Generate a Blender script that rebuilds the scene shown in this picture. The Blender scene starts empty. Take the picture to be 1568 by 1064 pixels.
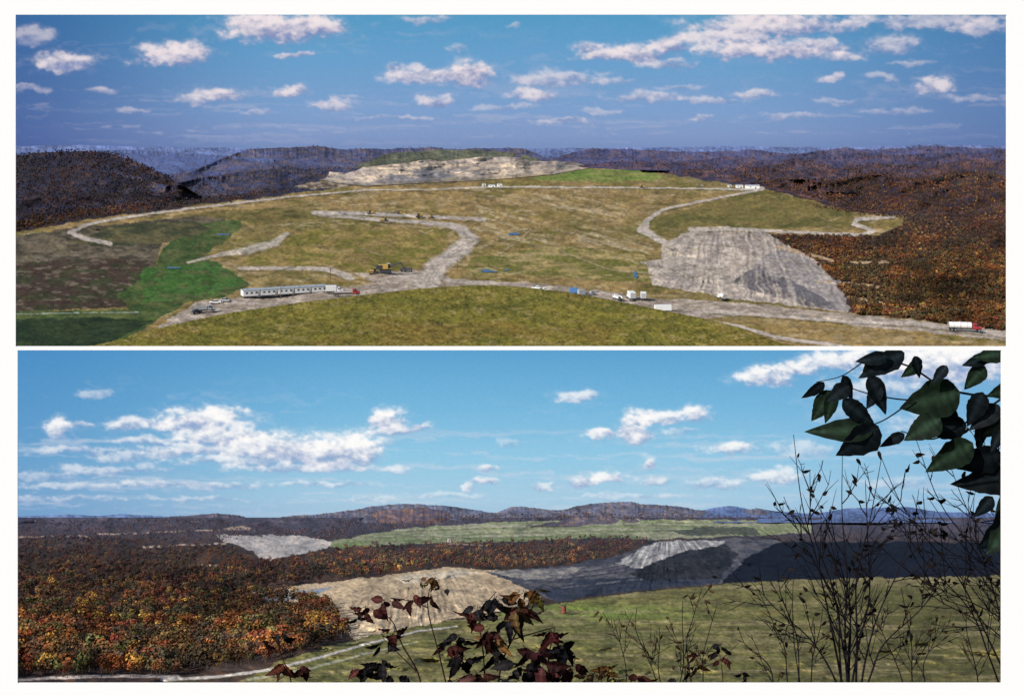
import bpy, math, numpy as np
from mathutils import Vector, Matrix
F=1568.0; CU=784.0; HV=225.0
rs=np.random.RandomState(11)
T=np.random.RandomState(5).rand(512,512)
def vn(x,y):
    xi=np.floor(x).astype(int); yi=np.floor(y).astype(int)
    xf=x-xi; yf=y-yi
    xf=xf*xf*(3-2*xf); yf=yf*yf*(3-2*yf)
    xi&=511; yi&=511; x1=(xi+1)&511; y1=(yi+1)&511
    a=T[xi,yi]; b=T[x1,yi]; c=T[xi,y1]; d=T[x1,y1]
    return (a*(1-xf)+b*xf)*(1-yf)+(c*(1-xf)+d*xf)*yf
def fbm(x,y,o=4,s=0):
    x=np.asarray(x,float)+s*37.3; y=np.asarray(y,float)+s*91.7
    r=0;a=1;n=0
    for i in range(o):
        r=r+a*vn(x,y); n+=a; a*=.55; x,y=x*1.76-y*1.01+17.1, x*1.01+y*1.76+5.3
    return (r/n-.5)*2
def fbx(x,y,o=4,s=0):
    # axis-aligned variant: keeps strongly stretched grain straight
    x=np.asarray(x,float)+s*37.3; y=np.asarray(y,float)+s*91.7
    r=0;a=1;n=0
    for i in range(o):
        r=r+a*vn(x,y); n+=a; a*=.55; x=x*2.03+17.1; y=y*2.03+5.3
    return (r/n-.5)*2
def ss(a,b,x):
    t=np.clip((x-a)/(b-a),0,1); return t*t*(3-2*t)
def lin(c):
    c=np.array(c,float)/255.
    return np.where(c<=.04045,c/12.92,((c+.055)/1.055)**2.4)
def inpoly(U,V,P):
    m=np.zeros(U.shape,bool); n=len(P)
    for i in range(n):
        x1,y1=P[i]; x2,y2=P[(i+1)%n]
        if y1==y2: continue
        c=((y1>V)!=(y2>V))&(U<(x2-x1)*(V-y1)/(y2-y1)+x1)
        m^=c
    return m
def segdist(U,V,P,W):
    best=np.full(U.shape,1e9)
    for (a,b,wa,wb) in zip(P[:-1],P[1:],W[:-1],W[1:]):
        dx=b[0]-a[0]; dy=b[1]-a[1]; L=dx*dx+dy*dy
        t=np.clip(((U-a[0])*dx+(V-a[1])*dy)/L,0,1)
        d=np.hypot((U-a[0]-t*dx),(V-a[1]-t*dy)*1.6)/((wa+(wb-wa)*t)*.5)
        best=np.minimum(best,d)
    return best
def px(u,v,y):
    u=np.asarray(u,float); v=np.asarray(v,float); y=np.asarray(y,float)+0*u
    return np.stack([(u-CU)/F*y, y, -(v-HV)/F*y],-1)

# ---------------- materials
def attr_mat(name,noise=3.0,amt=.25,bump=.3,bdist=.3,rough=.95,spec=.08):
    m=bpy.data.materials.new(name); m.use_nodes=True; nt=m.node_tree; N=nt.nodes; L=nt.links
    b=N['Principled BSDF']; b.inputs['Roughness'].default_value=rough
    b.inputs['Specular IOR Level'].default_value=spec
    a=N.new('ShaderNodeAttribute'); a.attribute_name='Col'
    tc=N.new('ShaderNodeTexCoord')
    n=N.new('ShaderNodeTexNoise'); n.inputs['Scale'].default_value=noise; n.inputs['Detail'].default_value=8; n.inputs['Roughness'].default_value=.65
    L.new(tc.outputs['Object'],n.inputs['Vector'])
    mr=N.new('ShaderNodeMapRange'); mr.inputs[1].default_value=.3; mr.inputs[2].default_value=.7
    mr.inputs[3].default_value=1-amt; mr.inputs[4].default_value=1+amt
    L.new(n.outputs['Fac'],mr.inputs[0])
    vm=N.new('ShaderNodeVectorMath'); vm.operation='SCALE'
    L.new(a.outputs['Color'],vm.inputs[0]); L.new(mr.outputs[0],vm.inputs['Scale'])
    L.new(vm.outputs[0],b.inputs['Base Color'])
    if bump>0:
        bp=N.new('ShaderNodeBump'); bp.inputs['Strength'].default_value=bump; bp.inputs['Distance'].default_value=bdist
        L.new(n.outputs['Fac'],bp.inputs['Height']); L.new(bp.outputs[0],b.inputs['Normal'])
    return m
def plain(name,c,rough=.6,metal=0,var=.12,scale=2.0):
    m=bpy.data.materials.new(name); m.use_nodes=True; nt=m.node_tree; N=nt.nodes; L=nt.links
    b=N['Principled BSDF']; b.inputs['Roughness'].default_value=rough; b.inputs['Metallic'].default_value=metal
    tc=N.new('ShaderNodeTexCoord'); n=N.new('ShaderNodeTexNoise'); n.inputs['Scale'].default_value=scale; n.inputs['Detail'].default_value=5
    L.new(tc.outputs['Object'],n.inputs['Vector'])
    r=N.new('ShaderNodeValToRGB'); c=np.array(c)
    r.color_ramp.elements[0].position=.3; r.color_ramp.elements[1].position=.7
    r.color_ramp.elements[0].color=(*(c*(1-var)),1); r.color_ramp.elements[1].color=(*np.clip(c*(1+var),0,.95),1)
    L.new(n.outputs['Fac'],r.inputs[0]); L.new(r.outputs[0],b.inputs['Base Color'])
    return m
def sky_mat(name):
    m=bpy.data.materials.new(name); m.use_nodes=True; nt=m.node_tree; N=nt.nodes
    N.remove(N['Principled BSDF']); e=N.new('ShaderNodeEmission'); a=N.new('ShaderNodeAttribute'); a.attribute_name='Col'
    nt.links.new(a.outputs['Color'],e.inputs['Color']); nt.links.new(e.outputs[0],N['Material Output'].inputs[0])
    return m
def mesh_np(name,V,Q,C,mat,smooth=False):
    V=np.asarray(V,np.float32).reshape(-1,3); Q=np.asarray(Q,np.int32).reshape(-1,4)
    me=bpy.data.meshes.new(name); me.vertices.add(len(V)); me.vertices.foreach_set('co',V.ravel())
    me.loops.add(Q.size); me.loops.foreach_set('vertex_index',Q.ravel())
    me.polygons.add(len(Q)); me.polygons.foreach_set('loop_start',np.arange(0,Q.size,4,dtype=np.int32))
    me.polygons.foreach_set('loop_total',np.full(len(Q),4,np.int32))
    if smooth: me.polygons.foreach_set('use_smooth',np.ones(len(Q),bool))
    me.update(calc_edges=True)
    ca=me.color_attributes.new('Col','FLOAT_COLOR','POINT')
    C4=np.ones((len(V),4),np.float32); C4[:,:3]=np.asarray(C).reshape(-1,3)
    ca.data.foreach_set('color',C4.ravel())
    me.materials.append(mat)
    o=bpy.data.objects.new(name,me); bpy.context.scene.collection.objects.link(o); return o
def gridq(nr,nc):
    i=np.arange(nr-1)[:,None]*nc+np.arange(nc-1)[None,:]
    return np.stack([i,i+nc,i+nc+1,i+1],-1).reshape(-1,4)
class Paint:
    def __init__(s,U,V,seed=0,warp=4):
        s.U=U;s.V=V
        s.WU=U+warp*fbm(U/14,V/7,4,seed+1)*1.6; s.WV=V+warp*.5*fbm(U/14,V/7,4,seed+2)*1.6
        s.RU=U+2.2*fbm(U/12,V/6,3,9); s.RV=V+1.1*fbm(U/12,V/6,3,8); s.RN=fbm(U/9,V/4,3,77)
        s.C=np.zeros(U.shape+(3,))
    def mix(s,m,c):
        m=np.asarray(m,float)[...,None]; s.C=s.C*(1-m)+lin(c)*m
    def poly(s,P,c,c2=None,su=30,sv=8,seed=3,a=1,k=1.0):
        m=inpoly(s.WU,s.WV,P)*a
        s.mix(m,c)
        if c2 is not None:
            n=ss(-.35,.35,fbm(s.U/su,s.V/sv,5,seed)*k); s.mix(m*n,c2)
        return m>0
    def road(s,P,W,c,a=1.0,berm=None,brk=False):
        if np.isscalar(W): W=[W]*len(P)
        pu=[p[0] for p in P]; pv=[p[1] for p in P]; g=max(W)+8
        c0,c1=np.searchsorted(s.U[0],[min(pu)-g,max(pu)+g]); r0,r1=np.searchsorted(s.V[:,0],[min(pv)-g,max(pv)+g])
        if c1<=c0 or r1<=r0: return
        S=(slice(r0,r1),slice(c0,c1)); RU=s.RU[S];RV=s.RV[S]
        def put(m,c): s.C[S]=s.C[S]*(1-m[...,None])+lin(c)*m[...,None]
        if berm is not None:
            d=segdist(RU,RV-1.5-.12*np.mean(W),P,W); put((1-ss(.9,1.5,d))*.55*ss(-.6,.3,s.RN[S]),berm)
        d=segdist(RU,RV,P,W)+.25*s.RN[S]; m=(1-ss(.65,1.3,d))*a
        if brk: m=m*ss(-.35,.1,s.RN[S])
        put(m,c)

# =====================================================  UPPER VIEW
HA=80.
def base(V): return HA*F/(V-HV+6.0)
def depthA(U,V):
    k=np.minimum(1,75/(np.maximum(V,228)-219.))*ss(228,290,V)
    rel=(.075*fbm(U/110,V/26,3,21)+.028*fbm(U/30,V/9,3,22))*k
    return base(V)*(1+rel)
us=np.arange(-70,1641,1.15); vs=np.concatenate([np.arange(231,300,.8),np.arange(300,533.6,1.05)])
vs[-1]=533.4
U,V=np.meshgrid(us,vs)
DA=depthA(U,V)
P=Paint(U,V,0)
n1=fbm(U/60,V/16,5,31); n2=fbm(U/18,V/5,5,32); n3=fbm(U/140,V/40,4,33)
P.C[:]=lin((142,119,76))
P.mix(ss(-.1,.4,n1),(114,102,54)); P.mix(ss(.05,.5,n2)*.65,(168,148,114)); P.mix(ss(.0,.4,n3)*.5,(92,90,48))
P.mix(ss(.1,.45,fbm(U/26,V/4,5,34))*.55,(84,74,44)); P.mix(ss(.05,.4,fbm(U/44,V/9,5,38))*.4,(150,126,84))
CH=[(730,300),(900,295),(1000,330),(990,360),(1010,400),(960,400),(860,385),(760,400),(720,385)]
w0=U+14*fbm(U/60,V/26,3,39)
st=fbx((w0+1.8*V)/60,(V-.28*w0)/3.6,4,40); mc=inpoly(P.WU,P.WV,CH)*ss(-.5,.3,fbm(U/50,V/20,3,37))
P.mix(ss(.05,.45,st)*mc*.6,(178,162,132)); P.mix(ss(.05,.45,-st)*mc*.5,(96,88,50))
P.poly([(400,372),(470,350),(560,352),(690,350),(680,385),(640,410),(560,420),(500,405),(370,405)],(108,102,48),(138,118,72),25,7)
P.poly([(720,395),(860,375),(990,392),(1000,432),(900,428),(780,420),(710,425)],(104,102,50),(148,130,86),30,5)
P.poly([(1000,335),(1080,312),(1160,292),(1230,305),(1310,327),(1300,345),(1180,350),(1010,357)],(94,90,48),(118,104,60),40,8)
P.poly([(-70,385),(24,362),(100,350),(160,345),(300,330),(350,335),(300,360),(250,372),(230,420),(190,470),(-70,480)],(68,62,50),(102,92,74),22,6)
P.poly([(-70,420),(60,400),(150,395),(230,400),(200,470),(-70,482)],(66,52,44),(58,62,40),30,8)
P.mix(ss(.1,.4,fbm(U/14,V/4,4,36))*inpoly(P.WU,P.WV,[(-70,385),(24,362),(300,340),(230,400),(200,470),(-70,480)])*.6,(118,106,92))
P.poly([(-70,540),(-70,478),(200,474),(180,450),(230,420),(250,380),(290,345),(360,335),(372,348),(310,392),(385,436),(340,455),(290,462),(240,490),(160,540)],(56,76,38),(82,90,52),24,6)
P.poly([(215,410),(330,400),(380,432),(330,450),(220,466)],(58,90,40),(66,94,46),20,6)
P.mix(ss(.0,.4,fbm(U/16,V/6,4,35))*inpoly(P.WU,P.WV,[(200,474),(230,420),(290,345),(372,348),(310,392),(385,436),(290,462)])*.55,(88,84,56))
P.poly([(-70,540),(-70,490),(150,486),(235,490),(170,525),(140,540)],(34,50,32),(46,58,36))
P.poly([(110,372),(170,345),(290,338),(330,352),(250,372),(160,378)],(58,62,42),(92,86,58))
P.poly([(260,330),(350,322),(430,318),(470,330),(400,345),(330,333)],(112,98,58),(86,82,44),20,4)
P.poly([(815,276),(830,264),(900,259),(990,260),(1020,272),(1000,277),(900,279)],(98,118,52),(122,124,68),40,3)
FR=[(1165,288),(1235,305),(1310,325),(1385,331),(1378,345),(1345,360),(1300,362),(1180,359),(1200,374),(1240,395),(1262,420),(1285,450),(1303,479),(1390,487),(1541,505),(1700,515),(1700,200),(840,200),(880,252),(1010,264),(1080,277),(1130,283)]
FL=[(-80,378),(24,356),(130,337),(300,316),(430,299),(525,286),(470,272),(560,262),(640,247),(640,200),(-80,200)]
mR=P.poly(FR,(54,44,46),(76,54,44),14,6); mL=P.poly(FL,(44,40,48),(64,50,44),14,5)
mC=P.poly([(600,200),(900,200),(900,254),(800,240),(720,240),(640,248),(600,258)],(60,60,66),(74,68,60),20,4)
P.mix((mR|mL|mC)*ss(330,232,V)*.75,(66,72,100))  # distance haze painted as a blue tint toward the horizon
P.poly([(430,284),(520,276),(560,284),(470,290)],(160,144,124),(84,70,62),8,3)
SP=[(1012,374),(1060,352),(1110,347),(1175,356),(1205,374),(1245,395),(1285,430),(1303,479),(1230,470),(1130,458),(1000,437),(992,410),(980,400),(1012,397)]
mS=P.poly(SP,(182,168,154),(156,144,134),20,6)
# gullies fan out downhill from the tip edge
AU,AV=1120.,210.
ang=np.arctan2(U-AU,V-AV)+.03*fbm(U/26,V/14,3,47); rad=np.hypot(U-AU,V-AV)
sk=fbx(ang*42,rad/55,4,44)
P.mix(mS*ss(.05,.5,sk)*.5,(118,110,108)); P.mix(mS*ss(.05,.5,-sk)*.35,(204,190,172)); P.mix(mS*ss(.05,.4,fbm(U/9,V/5,4,49))*.4,(134,124,116))
P.poly([(1150,412),(1170,392),(1190,384),(1240,397),(1285,430),(1303,479),(1250,465),(1200,440)],(124,120,122),(150,142,138),8,20,a=.5)
P.mix(inpoly(P.WU,P.WV,[(1120,432),(1165,405),(1240,445),(1300,476),(1240,470),(1170,450)])*ss(-.4,.3,sk+.5*fbm(U/10,V/6,3,46))*.75,(80,78,86))
for pl in [[(1190,378),(1250,392),(1275,400)],[(1290,402),(1340,402),(1380,399)],[(1255,431),(1310,434),(1345,440)],[(1350,444),(1370,448)],[(1300,455),(1350,463)]]:
    P.road(pl,8,(186,156,122),.9,None,True)
G=(174,162,150); BM=(84,76,44)
P.poly([(240,503),(300,462),(368,455),(372,442),(500,436),(545,440),(575,432),(540,418),(650,414),(700,428),(740,430),(830,434),(1000,456),(1100,461),(1300,480),(1560,508),(1560,524),(1300,497),(1150,480),(1060,490),(740,446),(560,462),(350,490)],(168,155,142),(140,126,112),24,4)
P.road([(655,432),(672,405),(706,382),(720,368),(708,352),(690,345),(640,340),(600,338),(545,333),(490,328)],[46,36,34,26,20,14,8,8,9,12],G,1,BM)
P.road([(480,326),(560,327),(640,331),(740,336)],[9,8,7,9],(170,160,150),1,BM)
P.road([(168,373),(125,364),(108,356),(130,345),(160,338),(240,326),(330,315),(440,302),(560,291)],[10,9,10,8,6,5,4,4,3],G,1,(60,54,38))
P.road([(560,291),(650,291),(760,286),(1000,288),(1130,290),(1165,289)],[3,3,4,3,4,10],(176,168,156),1,BM)
P.road([(1165,290),(1080,307),(1015,321),(992,337),(984,352),(1008,366),(1030,378)],[5,5,6,10,18,14,10],G,1,BM)
P.road([(1060,352),(1110,350),(1200,355),(1320,360),(1338,354),(1308,343),(1312,336),(1368,332)],[12,8,7,8,8,9,8,7],G,1,(66,56,38))
P.road([(288,402),(335,390),(380,384),(420,372),(440,358)],[5,8,20,18,8],(164,154,138),1,BM)
P.road([(368,411),(440,411),(500,412),(535,424)],[7,8,10,16],G,1,BM)
P.road([(735,380),(770,364),(795,352),(815,350),(790,372),(765,388)],[8,3,4,3,3,5],(156,140,108),.8,BM,True)
P.road([(860,300),(880,318),(930,335),(985,345)],4,(156,142,104),.7,None,True)
P.road([(860,385),(930,412),(1000,420)],4,(158,144,110),.6,BM)
P.road([(420,345),(500,340),(600,345),(680,350)],4,(160,146,110),.6,None,True)
P.road([(1090,477),(1300,493),(1400,495),(1560,515)],[8,6,10,12],G,1,BM)
P.road([(1040,486),(1130,499),(1190,517),(1300,531)],[5,7,8,8],G,1,BM)
for k in (-7,0,6): P.road([(655+k,432),(672+k,405),(706+k,382),(720+k*.7,368),(706+k*.4,354)],2,(136,124,110),.6)
for k in (-3,3): P.road([(300,478+k),(560,452+k),(740,437+k*.5),(1000,462+k),(1300,486+k)],2.2,(134,120,104),.6)
for _ in range(170):
    a=rs.uniform(380,1280); b=rs.uniform(292,430) ; l=rs.uniform(25,110)*np.interp(b,[292,430],[.6,1.2])
    P.road([(a,b),(a+l*.3,b+rs.uniform(-5,6)),(a+l*.7,b+rs.uniform(-7,8)),(a+l,b+rs.uniform(-10,12))],rs.uniform(1.6,4),[(172,158,126),(84,78,42),(78,84,40),(120,96,64)][rs.randint(4)],rs.uniform(.3,.6),None,True)
P.mix((segdist(U,V,[(24,481),(120,479),(212,478)],[2,2,2])<1)*.6*(P.RN>-.2),(170,180,170))
P.C*=(1+.42*fbm(U/3.4,V/1.9,2,70))[...,None]
P.C*=(1+.30*fbm(U/9,V/3,3,71))[...,None]
mt=attr_mat('mine_ground',.12,.18,.6,1.5)
DA=DA*(1+.006*sk*mS)
mesh_np('mine_terrain',px(U,V,DA),gridq(*U.shape),P.C*1.0,mt,True)
def depA(u,v): return float(depthA(np.array([float(u)]),np.array([float(v)]))[0])

# foreground knoll
kx=[120,165,250,350,460,560,660,740,820,900,980,1060,1130,1190,1215]
kv=[534,525,500,479,463,451,440,435.5,441,452,468,484,499,524,534]
ku=np.arange(120,1215.5,1.3); kc=np.interp(ku,kx,kv)
for _ in range(4): kc=np.convolve(np.pad(kc,15,mode='edge'),np.ones(31)/31,'valid')
kc=np.minimum(kc,533.0); yc0=base(kc)*.95
tt=np.concatenate([[-.25,-.08],np.linspace(0,1,95)])
KU,KT=np.meshgrid(ku,tt); KC=np.broadcast_to(kc,KU.shape); YC=np.broadcast_to(yc0,KU.shape)
KV=np.where(KT>=0,KC+(533.4-KC)*KT,KC-KT*60); KV=np.minimum(KV+.9*fbm(KU/5,KT*0,3,3)*ss(.25,0,np.abs(KT)),533.4)
KY=np.where(KT>=0,YC*(1-.30*np.abs(KT)**.8*(533.4-KC)/98.),YC*(1-KT*.3))
KY=KY*(1+.010*fbm(KU/90,KV/24,3,5))
K=Paint(KU,KV,4)
K.C[:]=lin((116,108,44)); K.mix(ss(-.2,.5,fbm(KU/40,KV/12,5,61)),(98,96,40)); K.mix(ss(.0,.5,fbm(KU/7,KV/3,4,62))*.5,(138,120,64))
K.mix(ss(.0,.4,fbm(KU/100,KV/30,3,63))*.6,(128,104,52)); K.mix(ss(.1,.4,fbm(KU/30,KV/7,4,66))*.5,(84,84,36)); K.mix(ss(.2,.45,fbm(KU/20,KV/5,4,68))*.5,(150,132,84))
K.C*=(1+.65*fbm(KU/2.8,KV/1.7,2,64)+.35*fbm(KU/8,KV/4,2,65))[...,None]
mesh_np('grassy_knoll',px(KU,KV,KY),gridq(*KU.shape),K.C*.92,attr_mat('knoll_grass',.8,.25,.7,.4),True)

# ---------------- trees
def tree_tpl(n,seed,sz):
    r=np.random.RandomState(seed); V=[];S=[]
    lob=[(r.uniform(-.16,.16),r.uniform(-.16,.16),r.uniform(.45,.8),r.uniform(.13,.22)) for _ in range(5)]
    for i in range(n):
        l=lob[r.randint(5)]; d=r.normal(size=3); d/=np.linalg.norm(d); rr=l[3]*r.uniform(.55,1.1)
        c=np.array(l[:3])+d*rr*np.array([1,1,1.1])
        nn=d+r.normal(size=3)*.5; nn/=np.linalg.norm(nn); a=np.cross(nn,r.normal(size=3)); a/=np.linalg.norm(a); b=np.cross(nn,a)
        s=sz*r.uniform(.6,1.3)
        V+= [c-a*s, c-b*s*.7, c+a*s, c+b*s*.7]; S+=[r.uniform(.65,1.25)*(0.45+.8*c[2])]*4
    k=.02
    for a in range(3):
        t0=a*2.094;t1=t0+2.094
        V+=[np.array([k*math.cos(t0),k*math.sin(t0),-.1]),np.array([k*math.cos(t1),k*math.sin(t1),-.1]),np.array([k*.5*math.cos(t1),k*.5*math.sin(t1),.6]),np.array([k*.5*math.cos(t0),k*.5*math.sin(t0),.6])]; S+=[-1]*4
    return np.array(V),np.array(S)
def forest(name,pos,h,tint,up,n=60,sz=.09,mat=None,k=1.0,seed=1):
    R=np.eye(3)
    if up=='low':
        th=math.atan((790-HV)/F); R=np.array([[1,0,0],[0,math.cos(th),math.sin(th)],[0,-math.sin(th),math.cos(th)]])
    Vs=[];Cs=[]; r=np.random.RandomState(seed)
    idx=r.randint(0,6,len(pos)); ang=r.uniform(0,6.28,len(pos)); wd=r.uniform(.9,1.45,len(pos))
    for t in range(6):
        tv,tsd=tree_tpl(n,100+t,sz); s=np.where(idx==t)[0]
        if len(s)==0: continue
        ca=np.cos(ang[s])[:,None];sa=np.sin(ang[s])[:,None]
        x=(tv[:,0]*ca-tv[:,1]*sa)*wd[s][:,None]; y=(tv[:,0]*sa+tv[:,1]*ca)*wd[s][:,None]; z=np.broadcast_to(tv[:,2],x.shape)
        v=np.stack([x,y,z],-1)*h[s][:,None,None]
        v=v@R.T+pos[s][:,None,:]
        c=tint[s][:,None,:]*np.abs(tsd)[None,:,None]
        c=np.where((tsd<0)[None,:,None],np.array([.05,.035,.025]),c)
        Vs.append(v.reshape(-1,3)); Cs.append(c.reshape(-1,3))
    V=np.concatenate(Vs);C=np.concatenate(Cs)*k
    return mesh_np(name,V,np.arange(len(V)).reshape(-1,4),C,mat)
mtree=attr_mat('autumn_foliage',.5,.15,0)
PAL=[((122,74,42),3),((98,56,38),4),((146,108,56),2),((74,72,42),4),((72,60,52),5),((166,130,60),1),((108,52,40),1.5),((88,92,52),1)]
pc=np.array([lin(p[0]) for p in PAL]); pw=np.array([p[1] for p in PAL],float); pw/=pw.sum()
pmean=(pc*pw[:,None]).sum(0)
def sample(polys,n,box,warp=5,r=rs,dens=None):
    u=r.uniform(box[0],box[2],n); v=r.uniform(box[1],box[3],n)
    wu=u+warp*fbm(u/14,v/7,3,51); wv=v+warp*.5*fbm(u/14,v/7,3,52)
    m=np.zeros(n,bool)
    for p in polys: m|=inpoly(wu,wv,p)
    if dens is not None: m&=r.rand(n)<dens(u,v)
    return u[m],v[m]
def tints(u,v,seed,haze=None,dark=1.0,hc=(52,60,92),mixm=.3,g_amp=.6):
    r=np.random.RandomState(seed); g=fbm(u/70,v/22,3,seed); g2=fbm(u/26,v/12,3,seed+5)
    c=pc[r.choice(len(pc),len(u),p=pw)]; c=(c*(1-mixm)+pmean*mixm)*r.uniform(.7,1.25,len(u))[:,None]
    s=ss(.0,.5,fbm(u/45,v/14,3,seed+9))[:,None]; c=c*(1-.45*s)+lin((138,80,42))*.45*s
    s=ss(.0,.4,fbm(u/60,v/18,3,seed+19))[:,None]; c=c*(1-.6*s)+lin((64,62,46))*.6*s
    dk=dark if np.isscalar(dark) else dark[:,None]
    c=c*np.clip(1+g_amp*(g*1.6+g2*.9),.25,1.8)[:,None]*dk  # shadow clumps and dark hollows painted as broad tint swings
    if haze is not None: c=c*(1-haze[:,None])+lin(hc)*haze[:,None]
    return c
# ridges; distance haze is painted into their bluer, paler colours
mh=attr_mat('hill_forest',.02,.2,.4,8)
MT=[(-80,352),(24,342),(130,322),(300,303),(430,290),(480,276),(560,268),(640,262),(720,255),(790,255),(850,255),(900,256),(1010,262),(1080,273),(1130,279),(1165,284),(1235,302),(1310,321),(1375,328),(1660,330)]
TP=[];TH=[];TC=[]
def ridge(name,cr,y,bot,c1,c2,rough=1.2,mat=None,su=10,sv=3,yb=.85,k=1.0,step=1.3,cap=None,w=7,rel=.012,trees=0,hp=3.5,dark=.5,haze=.5):
    cx=[p[0] for p in cr]; cv=[p[1] for p in cr]
    u=np.arange(cx[0],cx[-1],step); c=np.interp(u,cx,cv)
    c=np.convolve(np.pad(c,w,mode='edge'),np.ones(2*w+1)/(2*w+1),'valid')
    c=c+rough*1.6*fbm(u/22,u*0+y,3,int(y)%50)+rough*.8*fbm(u/2.5,u*0+y,2,7)
    B=np.full(len(u),float(bot)); cc=1.
    if cap:
        B=np.minimum(B,np.interp(u,[p[0] for p in MT],[p[1] for p in MT])+1)
        c=np.minimum(c,B-1.)
        cc=.995-(.995-cap)*ss(1,28,B-c)      # low spurs hug the ground they run out on
    else: B=np.maximum(B,c+.5)
    t=np.concatenate([[-.1],np.linspace(0,1,44)])
    UU,TT=np.meshgrid(u,t); CC=np.broadcast_to(c,UU.shape); BB=np.broadcast_to(B,UU.shape)
    TP0=np.clip(TT,0,1)
    if cap:
        VV=np.where(TT>=0,CC+(BB-CC)*TT,CC+1); K1=cc+0*UU
        yB=depthA(UU,BB)*.994; y1=np.minimum(y,base(CC+3)*K1)
        YY=np.exp(np.log(y1)*(1-TP0)+np.log(yB)*TP0)
        YY=np.minimum(YY,depthA(UU,np.maximum(VV,229.))*(K1+(.994-K1)*TP0))
        YY=YY*(1+rel*fbm(UU/26+VV/30,VV/16,3,2+int(y)%9)*(1-TP0)*ss(0,.1,TP0+.02)*ss(2,20,BB-CC))
    else:
        VV=np.where(TT>=0,CC+(BB-CC)*TT,CC+4)
        YY=y*(1-(1-yb)*TP0)*(1+rel*fbm(UU/30,VV/9,3,2))
    YY=np.where(TT<0,YY*1.02,YY)
    R=Paint(UU,VV,8); R.C[:]=lin(c1); R.mix(ss(-.3,.5,fbm(UU/su,VV/sv,4,12+int(y)%7)),c2)
    md=np.clip(1+.45*fbm(UU/3,VV/2,2,13)+.5*fbm(UU/45+VV/20,VV/9,3,14+int(y)%5)+.35*fbm(UU/14-VV/9,VV/8,3,17),.3,2)
    R.C*=md[...,None]
    if trees:
        r=np.random.RandomState(int(y)); i=r.randint(1,44,trees); j=r.randint(0,len(u),trees)
        ok=(BB-CC)[i,j]>r.uniform(3,60,trees); i=i[ok];j=j[ok]
        X=px(UU,VV,YY)[i,j]; hh=hp*r.uniform(.7,1.3,len(i))*YY[i,j]/F
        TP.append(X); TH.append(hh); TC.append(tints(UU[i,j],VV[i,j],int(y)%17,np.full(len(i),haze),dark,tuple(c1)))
    return mesh_np(name,px(UU,VV,YY),gridq(*UU.shape),R.C*k,mat or mh,True)
UK=1.45
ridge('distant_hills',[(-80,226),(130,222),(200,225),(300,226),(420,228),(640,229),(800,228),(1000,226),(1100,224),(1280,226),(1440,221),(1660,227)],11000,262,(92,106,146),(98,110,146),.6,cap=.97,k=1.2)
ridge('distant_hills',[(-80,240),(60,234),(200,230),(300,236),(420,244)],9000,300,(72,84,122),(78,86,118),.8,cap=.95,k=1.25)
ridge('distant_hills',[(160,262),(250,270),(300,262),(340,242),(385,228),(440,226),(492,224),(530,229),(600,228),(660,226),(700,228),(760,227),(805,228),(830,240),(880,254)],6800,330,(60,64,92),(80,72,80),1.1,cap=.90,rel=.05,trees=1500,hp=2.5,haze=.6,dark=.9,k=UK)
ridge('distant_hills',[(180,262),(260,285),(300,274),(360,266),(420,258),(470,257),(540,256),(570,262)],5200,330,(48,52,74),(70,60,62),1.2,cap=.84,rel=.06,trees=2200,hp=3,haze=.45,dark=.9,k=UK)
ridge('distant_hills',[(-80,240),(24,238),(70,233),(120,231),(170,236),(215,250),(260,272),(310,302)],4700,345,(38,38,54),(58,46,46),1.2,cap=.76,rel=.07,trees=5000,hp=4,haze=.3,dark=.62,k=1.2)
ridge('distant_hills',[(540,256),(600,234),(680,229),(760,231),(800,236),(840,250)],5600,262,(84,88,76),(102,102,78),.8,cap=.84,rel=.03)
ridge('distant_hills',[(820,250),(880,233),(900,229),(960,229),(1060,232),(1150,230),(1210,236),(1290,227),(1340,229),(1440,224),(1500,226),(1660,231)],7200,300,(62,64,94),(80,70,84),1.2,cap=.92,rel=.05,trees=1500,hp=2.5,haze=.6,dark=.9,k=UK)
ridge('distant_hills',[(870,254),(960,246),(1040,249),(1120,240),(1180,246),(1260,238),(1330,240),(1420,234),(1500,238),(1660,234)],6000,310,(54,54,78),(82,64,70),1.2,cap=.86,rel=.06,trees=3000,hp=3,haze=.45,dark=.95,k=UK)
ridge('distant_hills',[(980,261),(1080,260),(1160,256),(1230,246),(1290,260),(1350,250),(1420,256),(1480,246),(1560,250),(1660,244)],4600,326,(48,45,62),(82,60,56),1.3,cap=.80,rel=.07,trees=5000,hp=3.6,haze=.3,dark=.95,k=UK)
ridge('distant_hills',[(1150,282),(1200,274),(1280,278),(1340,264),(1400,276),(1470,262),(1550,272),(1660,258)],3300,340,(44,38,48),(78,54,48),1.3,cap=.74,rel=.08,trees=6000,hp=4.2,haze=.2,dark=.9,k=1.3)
forest('autumn_forest',np.concatenate(TP),np.concatenate(TH),np.concatenate(TC),'up',12,.17,mtree,1.0,9)
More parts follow.
